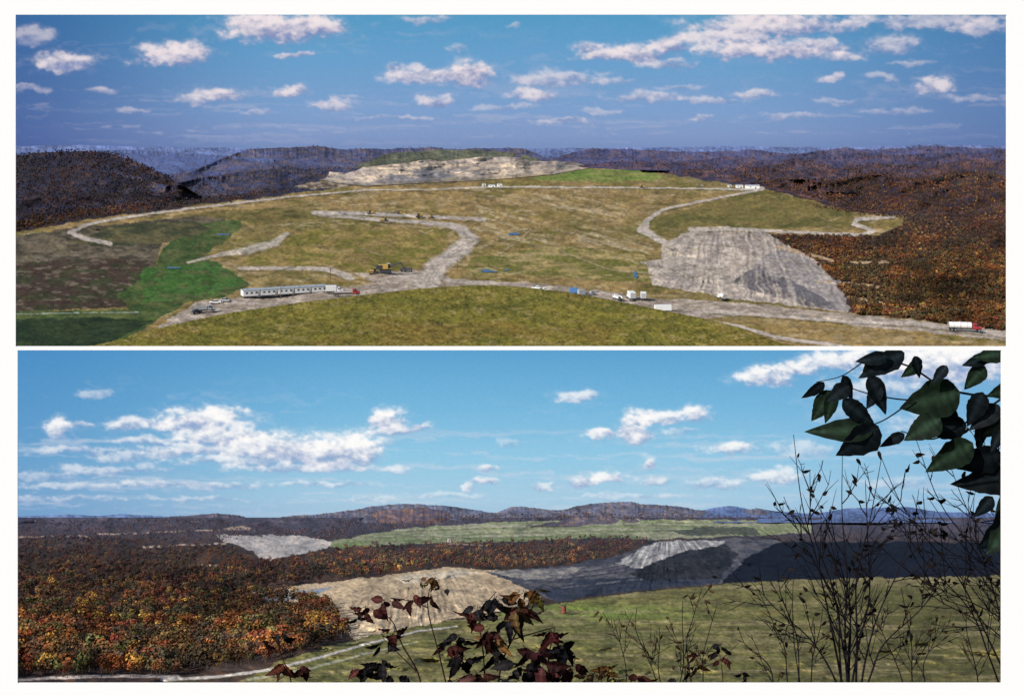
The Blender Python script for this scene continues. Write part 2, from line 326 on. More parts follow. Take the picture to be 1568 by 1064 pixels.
def heap(name,cr,bo,mat):
    u=np.arange(cr[0][0],cr[-1][0],1.1); c=np.interp(u,*zip(*cr)); c=c+1.2*fbm(u/14,u*0,3,4); b=np.maximum(np.interp(u,*zip(*bo)),c+.3)
    t=np.concatenate([[-.1],np.linspace(0,1,44)]); UU,TT=np.meshgrid(u,t); CC=c+0*UU; BB=b+0*UU; T0=np.clip(TT,0,1)
    VV=np.where(TT>=0,CC+(BB-CC)*TT,CC+2); y0=depthA(UU,BB)*.985
    YY=y0*(1+.20*(1-T0)+(.022*fbm(UU/30,VV/9,3,6)+.008*fbm(UU/10,VV/4,3,16))*ss(1,.7,T0)); YY=np.where(TT<0,YY*1.04,YY)
    R=Paint(UU,VV,30); R.C[:]=lin((190,172,152)); R.mix(ss(-.2,.3,fbm(UU/26,VV/6,5,8)),(160,148,138))
    R.mix(ss(.3,.8,TT+.5*fbm(UU/30,VV/8,3,9))*ss(780,690,UU)*.85,(126,124,130))
    R.mix(ss(.05,.35,fbm(UU/13,VV/5,4,10))*.6,(106,94,88)); R.mix(ss(.1,.35,fbm(UU/24,VV/4,4,15))*.6,(210,188,158))
    for (a,b2,z,e) in [(560,640,262,3),(610,650,270,3),(700,770,258,2.5),(740,790,268,3),(800,860,257,2)]: R.road([(a,z),((a+b2)/2,z-2),(b2,z+2)],e,(92,82,80),.7,None,True)
    R.mix(ss(.8,.97,TT+.2*fbm(UU/15,VV/4,3,19))*.5,(112,100,68))
    R.C*=(1+.35*fbm(UU/3,VV/2,2,11))[...,None]
    mesh_np(name,px(UU,VV,YY),gridq(*UU.shape),R.C*.98,mat,True)
heap('spoil_heap',[(474,271),(505,263),(530,266),(556,257),(600,252),(636,248),(655,244),(680,247),(700,245),(740,240),(770,241),(800,242),(812,247),(850,247),(880,249),(905,256)],[(474,273),(520,281),(560,285),(640,281),(700,278),(760,275),(850,267),(905,257)],attr_mat('spoil_rock',.03,.15,.4,4))

FRn=[(1240,316),(1310,329),(1385,335),(1378,349),(1345,363),(1180,361),(1205,378),(1245,398),(1270,422),(1293,452),(1310,481),(1390,489),(1541,507),(1650,515),(1650,318),(1260,316)]
u,v=sample([FRn],18000,(1170,312,1640,515))
roads=[[(1190,378),(1250,392),(1275,400)],[(1290,402),(1340,402),(1380,399)],[(1255,431),(1310,434),(1345,440)],[(1300,455),(1350,463)]]
keep=np.ones(len(u),bool)
for rd in roads: keep&=(segdist(u,v-2,rd,[11]*len(rd))>1)|(fbm(u/9,v/5,2,33)>.2)
u,v=u[keep],v[keep]
hp=np.interp(v,[300,350,500],[4.5,6,12])*rs.uniform(.7,1.3,len(u))
y=depthA(u,v); hz=np.interp(v,[300,400],[.25,0.])
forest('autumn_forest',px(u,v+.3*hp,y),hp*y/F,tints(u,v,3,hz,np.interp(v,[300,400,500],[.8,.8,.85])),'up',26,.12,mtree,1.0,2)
FLn=[(-60,374),(24,354),(130,335),(300,314),(430,297),(480,290),(430,290),(300,303),(130,320),(-60,346)]
u,v=sample([FLn],9000,(-60,285,520,380))
hp=np.interp(v,[290,350],[4,7])*rs.uniform(.7,1.3,len(u)); y=depthA(u,v)*.995; hz=np.interp(v,[285,340],[.3,0.05])
orange=np.exp(-((u-210)/110)**2-((v-308)/24)**2)
forest('autumn_forest',px(u,v+.3*hp,y),hp*y/F,tints(u,v,4,hz,.55+.5*orange),'up',24,.13,mtree,1.0,3)

# ---------------- sky maker
def sky(name,box,y,grad,clouds,streak,white,shadow,seed,step=1.25,grow=1.15):
    U,V=np.meshgrid(np.arange(box[0],box[2]+step,step),np.linspace(box[1],box[3],int((box[3]-box[1])/step)))
    C=grad(U,V)
    for (v0,v1,su,sv,th,a,sd) in streak:
        n=fbm(U/su+.9*fbm(U/30,V/10,2,sd+3),V/sv+.6*fbm(U/40,V/20,2,sd+5),5,sd)
        m=ss(th,th+.6,n)*ss(v0,v0+40,V)*ss(v1,v1-30,V)*a
        col=lin(shadow)*.5+lin(white)*.5
        C=C*(1-m[...,None])+col*m[...,None]
    wu=U+16*fbm(U/26,V/16,4,seed); wv=V+8*fbm(U/26,V/16,4,seed+1)
    nn=fbm(U/26,V/15,5,seed+2); nf=fbm(U/6,V/4,3,seed+3); n2=fbm(U/13,V/8,4,seed+7)
    A=np.zeros(U.shape); Lt=np.zeros(U.shape); Wt=np.full(U.shape,1e-4)
    for (cu,cv,rx,ry,a) in clouds:
        du=(wu-cu)/(rx*grow); dv=(wv-cv)/(ry*grow)
        r=np.hypot(du,np.where(dv>0,dv*1.3,dv))
        d=1-r+.36*nn+.12*nf+.18*n2
        halo=ss(-.30,.75,d)*.4+ss(.0,.5,d)*.6
        al=halo*a
        lt=np.clip(.50-dv*.55-.14*du+.45*nn+.40*n2+.15*nf+.15*(a-.6),0,1)
        w=al*al+1e-6
        Lt+=lt*w; Wt+=w; A=1-(1-A)*(1-al)
    lt=(Lt/Wt); lt=(lt*lt*(3-2*lt))[...,None]
    col=lin(shadow)*(1-lt)+lin(white)*lt
    C=C*(1-A[...,None])+col*A[...,None]
    C*=(1+.03*fbm(U/1.7,V/1.7,1,3))[...,None]
    return mesh_np(name,px(U,V,y+U*0),gridq(*U.shape),C,sky_mat(name+'_air'))
def gradbuild(vk,cols,left,right,lp,rp):
    L=np.array([lin(c) for c in cols])
    def g(U,V):
        C=np.stack([np.interp(V,vk,L[:,i]) for i in range(3)],-1)
        a=(ss(lp[1],lp[0],U)*left[1])[...,None]; C=C*(1-a)+lin(left[0])*a
        b=(ss(rp[0],rp[1],U)*right[1])[...,None]; C=C*(1-b)+lin(right[0])*b
        return C
    return g
gA=gradbuild([20,90,170,205,232],[(84,154,196),(106,160,204),(126,160,204),(130,154,198),(120,142,186)],((44,74,142),.76),((60,94,154),.62),(-60,500),(1060,1660))
clA=[(435,46,98,24,1),(400,38,60,16,1),(490,42,40,16,.9),(450,84,34,5,.7),(265,88,60,18,.95),(280,78,34,14,.9),(100,98,48,16,.9),(48,58,32,14,.5),(335,148,38,12,.85),(300,155,26,7,.5),(445,140,28,10,.9),(650,31,38,9,.5),(715,115,44,22,1),(640,116,46,14,.8),(602,104,16,9,.6),(850,122,72,13,.6),(960,84,86,14,.95),(900,74,26,8,.6),(1030,70,26,18,.9),(1025,98,40,8,.6),(1190,40,130,22,.9),(1130,60,80,14,.8),(1170,80,110,17,.95),(1260,70,40,12,.8),(1285,86,30,9,.6),(1360,70,42,16,.6),(1275,120,16,8,.7),(1430,133,32,14,.8),(820,147,36,11,.8),(670,157,32,10,.75),(510,163,34,9,.65),(1160,145,30,7,.6),(990,150,56,9,.55),(1090,155,50,6,.55),(1420,34,110,14,.6),(1500,46,60,12,.6),(155,140,22,6,.5),(40,136,34,6,.4),(860,186,44,5,.5),(700,74,12,6,.35),(785,42,14,4,.35),(925,172,30,5,.4),(1210,178,40,5,.4),(1350,118,26,7,.4),(1370,172,60,6,.3),(1078,182,20,5,.45),(200,170,24,5,.35),(590,180,60,4,.3),(1400,98,34,5,.4),(1495,150,46,7,.35),(640,180,40,5,.4),(770,165,50,5,.35),(1180,30,60,8,.7),(540,150,30,4,.3),(390,172,40,4,.3),(1290,158,40,6,.35),(1040,135,40,5,.35),(940,125,30,6,.4)]
sky('sky',(-330,-170,1900,262),11900,gA,clA,[(120,232,90,8,.1,.28,61),(20,180,120,30,.15,.2,62)],(240,228,230),(128,142,186),80,1.4,1.2)

# =====================================================  LOWER VIEW
def depthB(U,V):
    b=np.exp(np.interp(V,[785,800,815,830,860,890,930,980,1045,1060],np.log([372,340,290,240,170,128,86,60,42,39])))
    b=b*(1+.055*fbm(U/90,V/24,3,121)+.016*fbm(U/24,V/9,3,122))
    left=ss(560,380,U-(V-900)*-.9)*ss(850,940,V)
    return b*(1+.35*left)
us=np.arange(-60,1641,1.15); vs=np.arange(792,1062,1.0)
U,V=np.meshgrid(us,vs); DB=depthB(U,V)
P=Paint(U,V,20)
P.C[:]=lin((50,42,40)); P.mix(ss(-.3,.4,fbm(U/16,V/7,4,131)),(70,52,42)); P.mix(ss(850,795,V)*.6,(70,70,88))  # last mix paints distance haze over the far ground
GP=[(480,834),(560,818),(640,807),(760,799),(900,796),(1060,795),(1240,798),(1240,815),(1100,822),(1000,826),(900,821),(800,826),(640,831),(520,836)]
P.poly(GP,(114,120,86),(136,132,108),50,3)
P.poly([(500,832),(640,825),(800,822),(960,818),(1000,824),(900,823),(800,828),(640,833),(520,838)],(98,110,72),(126,124,100),30,3)
for c in [[(600,812),(760,806),(900,804),(1100,802)],[(560,822),(700,817),(860,812),(1040,810),(1190,808)],[(840,800),(1000,802),(1180,806)],[(620,818),(720,822),(860,818)]]: P.road(c,3,(158,152,134),.6,(84,90,60),True)
P.poly([(1020,812),(1080,806),(1160,808),(1165,818),(1060,820)],(50,52,50),(70,74,66),10,3,a=.8)
P.poly([(330,818),(400,819),(470,822),(506,829),(500,839),(440,852),(402,858),(385,842),(345,830)],(146,140,136),(170,158,150),14,5)
for c,w in [([(20,822),(120,820),(140,822)],3),([(150,818),(240,815),(300,812),(385,810)],3),([(215,838),(280,834),(345,832)],5),([(290,864),(335,865)],4),([(330,812),(370,806),(390,812)],6),([(20,1008),(150,1012)],3),([(640,830),(740,834)],3)]:
    P.road(c,w,(168,144,126),.85,None,True)
BN=[(380,908),(440,898),(520,888),(600,880),(690,868),(760,872),(800,886),(850,905),(800,928),(700,945),(640,962),(545,980),(515,950),(505,925),(430,922)]
mB=P.poly(BN,(184,160,128),(158,138,112),20,6)
w2=U+8*fbm(U/26,V/16,3,148)
a2=np.arctan2(U-640,V-780)+.03*fbm(U/20,V/12,3,149); r2=np.hypot(U-640,V-780)
sk=fbx(a2*30,r2/40,4,144)
face=inpoly(P.WU,P.WV,[(510,925),(600,905),(700,880),(790,892),(760,925),(640,960),(545,980)])
P.mix(face*ss(.0,.45,sk)*.5,(124,102,80)); P.mix(face*ss(.0,.4,-sk)*.35,(200,180,148)); P.mix(mB*ss(.1,.4,fbm(U/12,V/5,4,154))*.4,(130,112,90))
P.poly([(390,914),(440,905),(520,897),(480,912),(430,922)],(112,118,128),(142,138,130))
P.poly([(600,884),(690,872),(740,876),(700,884),(620,892)],(192,176,150),(170,154,132),20,3)
DKP=[(745,874),(850,868),(950,850),(1000,829),(1110,825),(1200,826),(1130,890),(960,905),(850,922),(800,898)]
mD=P.poly(DKP,(60,61,70),(86,83,86),26,5)
mP2=P.poly([(940,862),(985,838),(1010,828),(1110,827),(1100,845),(1030,868),(980,870)],(164,158,152),(116,112,112),10,8)
a3=np.arctan2(U-1020,V-790)+.03*fbm(U/20,V/12,3,159); sk2=fbx(a3*26,np.hypot(U-1020,V-790)/30,4,145)
P.mix(mD*ss(.0,.4,sk2)*.45,(40,42,52)); P.mix(mP2*ss(.0,.4,-sk2)*.5,(196,190,180))
P.poly([(750,874),(850,870),(900,866),(860,884),(800,888)],(138,130,120),(100,97,98),20,4)
P.poly([(830,905),(900,886),(1010,880),(1110,876),(1100,892),(960,905),(850,922)],(40,45,58),(52,55,66),30,4)
for c in [[(800,893),(880,882),(960,872)],[(860,900),(960,888),(1060,882)],[(890,874),(960,862),(1010,846)]]: P.road(c,4,(118,114,114),.5,(30,32,40),True)
P.poly([(960,878),(1040,845),(1110,832),(1130,850),(1100,885),(1000,890)],(26,28,36),(46,45,50),10,6)  # pile's right flank painted dark as its shaded side
P.poly([(1105,892),(1140,855),(1190,830),(1400,829),(1700,834),(1700,888),(1300,888)],(9,14,28),(15,19,32),40,8)  # cloud shadow on the spoil, painted as a dark navy patch
GR=[(330,1070),(345,1052),(430,1012),(500,990),(600,965),(700,948),(800,932),(960,908),(1110,893),(1300,885),(1533,882),(1700,882),(1700,1070)]
m=P.poly(GR,(100,98,54),(116,108,64),50,10)
P.mix(m*ss(-.1,.4,fbm(U/30,V/5,4,150))*.6,(80,80,44))
P.mix(m*np.exp(-((U-880)/150)**2-((V-938)/13)**2)*.65,(114,136,58))
P.mix(m*ss(1000,1500,U+.6*(V-950))*.6,(72,68,38))
P.mix(m*ss(.0,.4,fbm(U/90,V/5,4,151))*.6,(140,126,90))
P.mix(m*ss(.05,.35,fbm(U/26,V/4,4,153))*.5,(72,64,42))
P.mix(m*ss(905,893,V)*.5*ss(1000,1200,U),(124,112,78))
P.road([(250,1040),(330,1036),(420,1024),(500,1003),(570,983),(640,966),(700,958)],[9,6,6,6,5,4,3],(170,162,152),1,(80,76,44))
P.road([(380,1040),(480,1022),(560,1000),(640,982)],[6,6,5,3],(150,146,120),.9,(80,80,44))
P.road([(20,1040),(160,1034),(270,1035)],[8,8,8],(150,140,134))
P.C*=(1+.42*fbm(U/3,V/1.7,2,170)+.3*fbm(U/9,V/3,3,171))[...,None]
DB2=DB*(1+.010*sk*face+.010*sk2*mD)
mtB=attr_mat('valley_ground',.9,.2,.5,.15)
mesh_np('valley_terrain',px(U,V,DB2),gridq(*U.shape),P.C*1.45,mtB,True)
mh2=attr_mat('ridge_forest',.3,.2,.5,.8)
rk=dict(mat=mh2,su=6,sv=3,rel=.010)
ridge('wooded_ridge',[(-60,792),(60,789),(110,787),(150,790),(190,786),(240,790),(300,793),(380,796)],396,806,(104,122,160),(108,124,156),.5,k=1.25,**rk)  # here and below: haze painted into the blue-grey ridge colours
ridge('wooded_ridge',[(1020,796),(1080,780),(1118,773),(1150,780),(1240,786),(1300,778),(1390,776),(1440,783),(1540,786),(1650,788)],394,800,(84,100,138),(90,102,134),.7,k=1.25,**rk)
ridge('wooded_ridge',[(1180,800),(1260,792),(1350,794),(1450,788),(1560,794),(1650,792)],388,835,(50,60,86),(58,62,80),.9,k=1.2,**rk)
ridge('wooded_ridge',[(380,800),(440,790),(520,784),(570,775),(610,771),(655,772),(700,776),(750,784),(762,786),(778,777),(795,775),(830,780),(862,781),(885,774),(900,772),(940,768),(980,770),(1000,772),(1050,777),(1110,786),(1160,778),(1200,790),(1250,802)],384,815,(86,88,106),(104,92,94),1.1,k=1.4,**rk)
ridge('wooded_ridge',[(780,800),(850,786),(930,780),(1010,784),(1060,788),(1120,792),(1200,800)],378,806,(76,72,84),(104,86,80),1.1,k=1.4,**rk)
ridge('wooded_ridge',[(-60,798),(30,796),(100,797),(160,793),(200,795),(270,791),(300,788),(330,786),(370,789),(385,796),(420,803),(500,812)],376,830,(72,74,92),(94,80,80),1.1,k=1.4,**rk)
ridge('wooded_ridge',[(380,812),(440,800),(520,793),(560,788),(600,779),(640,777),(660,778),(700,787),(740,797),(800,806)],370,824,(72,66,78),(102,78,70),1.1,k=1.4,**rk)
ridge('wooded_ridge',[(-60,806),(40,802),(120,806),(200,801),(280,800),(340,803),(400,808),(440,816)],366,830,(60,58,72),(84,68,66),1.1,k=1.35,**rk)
F1=[(-60,826),(60,824),(200,826),(340,834),(392,860),(440,858),(505,842),(560,836),(640,834),(800,830),(900,822),(985,824),(1000,830),(940,852),(850,868),(760,872),(690,867),(600,880),(500,890),(400,902),(500,926),(512,948),(535,978),(440,1005),(400,1018),(250,1036),(-60,1040)]
u,v=sample([F1],17500,(-60,820,1010,1045),4,dens=lambda u,v:np.interp(v,[820,900,1045],[1,.62,.36]))
keep=np.ones(len(u),bool)
for c in [[(215,838),(280,834),(345,832)],[(290,864),(335,865)]]: keep&=segdist(u,v,c,[9]*len(c))>1
u,v=u[keep],v[keep]
hp=np.interp(v,[820,860,900,960,1045],[6,10,16,25,38])*rs.uniform(.6,1.25,len(u))
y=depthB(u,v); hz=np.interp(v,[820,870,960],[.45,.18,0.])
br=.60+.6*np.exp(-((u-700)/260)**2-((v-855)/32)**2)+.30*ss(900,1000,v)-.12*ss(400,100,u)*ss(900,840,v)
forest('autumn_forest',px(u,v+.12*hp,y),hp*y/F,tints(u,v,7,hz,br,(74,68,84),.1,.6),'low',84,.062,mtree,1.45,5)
u,v=sample([[(-60,800),(300,795),(400,804),(500,816),(330,830),(-60,826)],[(500,800),(700,790),(1000,785),(1190,792),(1180,796),(900,796),(700,802),(560,816),(480,828)]],5000,(-60,785,1190,832),2)
hp=rs.uniform(3,5,len(u)); y=np.minimum(depthB(u,v),360)
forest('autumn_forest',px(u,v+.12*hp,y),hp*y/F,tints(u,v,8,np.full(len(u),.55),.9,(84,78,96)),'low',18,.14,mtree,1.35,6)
gB=gradbuild([535,620,700,760,800],[(92,162,208),(118,182,220),(146,200,228),(166,204,226),(166,194,218)],((66,130,190),.65),((126,174,214),.5),(-60,600),(1000,1600))
clB=[(92,656,22,18,.9),(118,650,16,7,.6),(145,604,30,9,.4),(200,650,40,11,.8),(265,648,36,13,.85),(310,644,62,20,1),(345,668,70,22,.95),(280,690,80,12,.75),(400,688,64,22,.95),(450,690,56,26,1),(510,694,60,28,1),(545,692,34,24,1),(460,716,110,9,.75),(370,706,110,9,.65),(590,646,28,20,1),(640,655,20,10,.9),(605,660,40,8,.8),(580,676,30,8,.5),(885,608,30,10,.7),(780,680,18,6,.35),(745,716,14,9,.9),(920,664,20,9,.9),(972,660,28,24,1),(1000,641,44,12,.9),(1065,636,22,15,.95),(1040,662,30,6,.4),(1120,688,38,12,.85),(1175,580,46,15,.95),(1215,566,50,14,.95),(1290,552,60,16,.95),(1400,560,90,36,.95),(1490,556,90,32,.95),(1330,600,80,20,.6),(990,713,14,12,.9),(890,738,22,10,.85),(930,733,32,10,.85),(740,738,16,8,.85),(715,746,12,6,.7),(830,745,22,6,.6),(1000,737,26,8,.7),(1190,730,46,14,.75),(1090,742,48,9,.6),(1230,690,50,14,.45),(600,718,28,8,.5),(160,720,90,9,.55),(240,740,80,6,.5),(140,745,100,7,.5),(330,745,70,7,.5),(500,742,70,6,.5),(120,690,70,8,.55),(230,676,60,7,.6),(60,730,60,8,.4),(90,765,90,5,.4),(300,765,90,5,.4),(1420,650,60,18,.4),(1300,640,50,14,.35),(560,765,60,4,.3),(680,760,60,5,.35),(960,762,80,5,.35),(1380,740,60,10,.35),(200,700,70,8,.5)]
sky('sky',(-300,533.5,1870,812),398,gB,clB,[(640,800,110,7,.0,.4,91),(560,760,150,30,.2,.18,92)],(255,253,251),(140,164,204),140,1.4,1.22)

# ---------------- foreground plants (lower view)
class MB:
    def __init__(s): s.V=[];s.Q=[];s.C=[];s.n=0
    def add(s,V,Q,C):
        V=np.asarray(V).reshape(-1,3); s.V.append(V); s.Q.append(np.asarray(Q)+s.n); s.C.append(np.broadcast_to(C,V.shape)); s.n+=len(V)
    def tube(s,pts,r0,r1,col,k=5):
        pts=np.asarray(pts,float); n=len(pts); d=np.gradient(pts,axis=0); d/=np.linalg.norm(d,axis=1)[:,None]+1e-9
        a=np.cross(d,[0.1,1,.2]); a/=np.linalg.norm(a,axis=1)[:,None]+1e-9; b=np.cross(d,a)
        r=np.linspace(r0,r1,n)[:,None,None]; t=np.arange(k)*2*math.pi/k
        V=pts[:,None]+r*(a[:,None]*np.cos(t)[None,:,None]+b[:,None]*np.sin(t)[None,:,None])
        i=np.arange(n-1)[:,None]*k+np.arange(k)[None]; j=np.arange(n-1)[:,None]*k+(np.arange(k)+1)%k
        s.add(V,np.stack([i,j,j+k,i+k],-1).reshape(-1,4),col)
    def leaf(s,base,dirv,nrm,L,W,col,curl=.25,fold=.18,rag=0.,vein=1.0):
        d=np.array(dirv,float); d/=np.linalg.norm(d); nr=np.array(nrm,float); nr-=d*nr.dot(d); nr/=np.linalg.norm(nr)+1e-9; sd=np.cross(d,nr)
        n=16; t=np.linspace(0,1,n); w=W*.5*np.sin(math.pi*t**.75)**.85*(1-.4*t); w[0]=0.004*L; w[-1]=0
        w=w*(1+rag*rs.uniform(-1,1,n)); bend=rs.uniform(-.12,.12)*L
        mid=base+np.outer(t*L,d)-np.outer(curl*L*t*t,nr)+np.outer(bend*t*t,sd)
        wv=np.outer(w*fold*(1+.5*np.cos(t*math.pi*7)),nr)
        l=mid+np.outer(w,sd)+wv; r=mid-np.outer(w,sd)+wv
        V=np.stack([l,(l+mid)/2+wv*.25,mid,(r+mid)/2+wv*.25,r],1); i=np.arange(n-1)[:,None]*5+np.arange(4)[None]
        C=np.ones((n,5,3))*np.asarray(col); C[:,2]*=vein; C*=(1+.25*np.cos(t*math.pi*14))[:,None,None] if vein>1 else 1
        s.add(V,np.stack([i,i+1,i+6,i+5],-1).reshape(-1,4),C.reshape(-1,3))
    def done(s,name,mat,smooth=True): return mesh_np(name,np.concatenate(s.V),np.concatenate(s.Q),np.concatenate(s.C),mat,smooth)
mleaf=attr_mat('leaf_and_bark',6,.45,.2,.01,.6,.05)
def pp(u,v,y): return px(float(u),float(v),y)
def curve(p,y,n=5):
    p=np.array(p,float); tt=np.linspace(0,len(p)-1,(len(p)-1)*n+1)
    q=np.vstack([2*p[0]-p[1],p,2*p[-1]-p[-2]]); out=[]
    for x in tt:
        i=min(int(x),len(p)-2); f=x-i; a,b,c,d=q[i],q[i+1],q[i+2],q[i+3]
        out.append(.5*((2*b)+(-a+c)*f+(2*a-5*b+4*c-d)*f*f+(-a+3*b-3*c+d)*f**3))
    out=np.array(out); yy=y+np.linspace(0,.3,len(out)); return np.array([pp(o[0],o[1],w) for o,w in zip(out,yy)])
def PX(n,y): return n*y/F
BK=np.array([.007,.006,.008])
m=MB(); y=14.
for pl,w in [([(1620,585),(1540,606),(1455,597),(1390,560),(1330,548)],4),([(1455,597),(1400,612),(1340,605),(1290,590)],2.6),([(1400,612),(1350,645),(1310,655),(1275,660)],2),([(1540,606),(1490,640),(1430,672),(1380,660)],3),([(1620,650),(1560,700),(1500,712),(1450,700)],3),([(1600,760),(1550,790),(1500,800)],3),([(1620,540),(1560,548),(1500,560),(1480,590)],2.6),([(1330,548),(1290,575),(1250,585)],1.8),([(1620,720),(1570,690),(1530,670),(1490,660)],2)]:
    m.tube(curve(pl,y),PX(w*.6,y),PX(w*.3,y),BK)
LV=[(1262,585,-42,44,20),(1275,598,-30,60,36),(1290,575,25,48,24),(1300,590,-60,44,30),(1290,612,50,68,34),(1275,600,-8,50,26),
(1385,540,-68,82,40),(1330,575,30,64,34),(1348,590,-25,44,26),(1338,655,-82,102,42),(1345,652,-48,78,60),(1385,664,-65,44,20),(1470,600,-74,92,70),(1462,622,-58,70,54),(1440,640,-58,64,44),(1480,650,-80,70,44),(1508,560,-35,50,30),(1505,600,-20,60,36),(1500,640,10,60,30),(1490,678,-58,84,50),(1535,695,-72,80,52),(1570,728,-78,110,54),(1610,740,-50,150,96),(1570,775,-48,100,78),(1540,540,-80,50,30),(1560,590,-70,50,34),(1410,555,-60,40,24),(1345,548,-40,40,26),(1400,545,20,36,20),(1520,760,-40,44,26),(1560,640,-60,70,30),(1530,620,-50,60,34),(1360,545,-80,50,26),(1540,650,-30,50,26),(1450,560,-40,36,20),(1515,545,-70,44,24)]
for (u,v,a,L,W) in LV:
    an=math.radians(a); d=np.array([math.sin(an),rs.uniform(-.3,.3),-math.cos(an)]); nr=np.array([rs.uniform(-.5,.5),-1,rs.uniform(-.1,.5)])
    b=pp(u,v,y+rs.uniform(-.2,.2)); col=np.array([.003,.0048,.006])*rs.uniform(.6,1.6)  # near-black leaf colour stands in for leaves in shade
    if rs.rand()<.3: col=np.array([.006,.012,.007])
    m.leaf(b,d,nr,PX(L*1.0,y),PX(W*1.0,y),col,.12,.15,.06,3.0)
m.done('leafy_branch',mleaf)
def shrub(name,root,tips,y,w=2.6,sub=5,leafn=25,lcol=(.02,.016,.012),lsz=9,seed=1,sublen=(30,90)):
    r=np.random.RandomState(seed); m=MB()
    tipsall=[]
    for (ru,tu,tv) in tips:
        r0=np.array([ru,root]); t0=np.array([tu,tv]); k=r.uniform(-.12,.12)*(t0-r0)[1]
        mid=(r0+t0)/2+np.array([k*.6+ (r0[0]-t0[0])*.18,0]); q=(r0*.25+t0*.75)+np.array([k*.35,0])
        pl=[r0,(r0+mid)/2+r.normal(size=2)*3,mid+r.normal(size=2)*3,q+r.normal(size=2)*3,t0]
        c=curve(pl,y,6); m.tube(c,PX(w*.55,y),PX(.45,y),BK*r.uniform(.8,2.0),4); n=len(c)
        for s in range(sub):
            i=r.randint(int(n*.25),n-2); b=c[i]; dr=c[i+1]-c[i]; dr/=np.linalg.norm(dr)
            sgn=r.choice([-1,1]); an=sgn*r.uniform(.3,.8); d=np.array([dr[0]*math.cos(an)+dr[2]*math.sin(an),r.uniform(-.2,.2),-dr[0]*math.sin(an)+dr[2]*math.cos(an)])
            L=PX(r.uniform(*sublen)*(1.1-i/n*.5),y); pts=[b+d*L*f+np.array([0,0,1])*L*.18*f*f+r.normal(size=3)*L*.015 for f in np.linspace(0,1,6)]
            m.tube(pts,PX(w*.3,y),PX(.35,y),BK*r.uniform(.8,2.2),4); tipsall+=pts[2:]
            for s2 in range(3):
                j=r.randint(1,5); d2=d+r.normal(size=3)*.45; d2[1]*=.4; L2=L*r.uniform(.25,.5)
                p2=[pts[j]+d2*L2*f for f in np.linspace(0,1,4)]; m.tube(p2,PX(.7,y),PX(.3,y),BK,3); tipsall.append(p2[-1])
        tipsall.append(c[-1])
    for _ in range(leafn):
        b=tipsall[r.randint(len(tipsall))]; a=r.uniform(-2.6,2.6); d=np.array([math.sin(a),r.uniform(-.4,.4),-math.cos(a)])
        m.leaf(b,d,[r.uniform(-.6,.6),-1,r.uniform(-.5,.5)],PX(lsz*r.uniform(.7,1.6),y),PX(lsz*.65,y),np.array(lcol)*r.uniform(.5,1.6),.3,.25)
    m.done(name,mleaf)
shrub('bare_shrub',1075,[(1300,1290,690),(1300,1325,735),(1295,1215,665),(1305,1240,720),(1310,1350,700),(1290,1200,760),(1315,1400,800),(1290,1150,890),(1320,1450,880),(1300,1302,860),(1296,1270,780)],14.6,3.4,8,110,(.010,.007,.006),10,3,(30,110))
shrub('bare_shrub',1075,[(1560,1345,690),(1570,1400,665),(1540,1370,780),(1600,1450,700),(1620,1330,820),(1600,1380,860),(1580,1500,650),(1600,1420,760),(1640,1480,800),(1600,1350,730)],15.2,2.8,9,100,(.010,.008,.006),10,4,(30,110))
shrub('bare_shrub',1075,[(1210,1160,900),(1220,1190,860),(1200,1130,960),(1230,1215,880),(1240,1260,930),(1400,1380,900),(1420,1440,950),(1390,1340,940),(1500,1480,930)],14.2,2.0,6,45,(.03,.02,.010),8,5,(20,60))
shrub('bare_shrub',1075,[(1010,975,930),(1020,1010,960),(1030,1045,920),(1060,1075,900),(1075,1098,925),(1040,1130,985),(960,940,950)],14.4,1.6,4,34,(.05,.03,.016),8,6,(20,60))
def sapling(name,stems,clusters,y,seed):
    r=np.random.RandomState(seed); m=MB()
    for pl,w in stems: m.tube(curve(pl,y),PX(w*.6,y),PX(w*.25,y),np.array([.03,.015,.012]),5)
    for (cu,cv,n,L,col) in clusters:
        for i in range(n):
            a=(i-(n-1)/2)/max(n,1)*3.0+r.uniform(-.4,.4); d=np.array([math.sin(a),r.uniform(-.7,.4),-math.cos(a)])
            b=pp(cu+r.uniform(-8,8),cv+r.uniform(-6,6),y+r.uniform(-.2,.2)); b2=b+d*PX(L*.15,y)
            m.tube([b,(b+b2)/2,b2],PX(.6,y),PX(.5,y),np.array([.03,.015,.012]),3)
            m.leaf(b2,d,[r.uniform(-1,1),-1,r.uniform(-.8,.9)],PX(L*r.uniform(.7,1.2),y),PX(L*r.uniform(.38,.62),y),np.array(col)*r.uniform(.3,1.5),r.uniform(.1,.8),r.uniform(.1,.6),.14,2.)
    m.done(name,mleaf)
RD=(.040,.012,.010); DK=(.008,.007,.008); OR=(.09,.042,.014); YG=(.08,.07,.016)
sapling('red_leaved_sapling',[([(650,1075),(640,1030),(615,985),(600,950),(575,935)],2.6),([(690,1075),(672,1000),(655,930),(662,885)],2.4),([(640,1030),(610,1000),(585,975)],1.8),([(655,930),(630,920),(600,915)],1.6)],
 [(566,932,6,26,RD),(592,922,6,24,RD),(628,912,5,22,RD),(548,945,3,18,DK),(600,966,6,26,RD),(588,985,4,20,DK),(662,884,5,18,OR),(640,890,3,15,YG),(678,900,3,14,DK),(655,912,3,18,RD)],13.6,1)
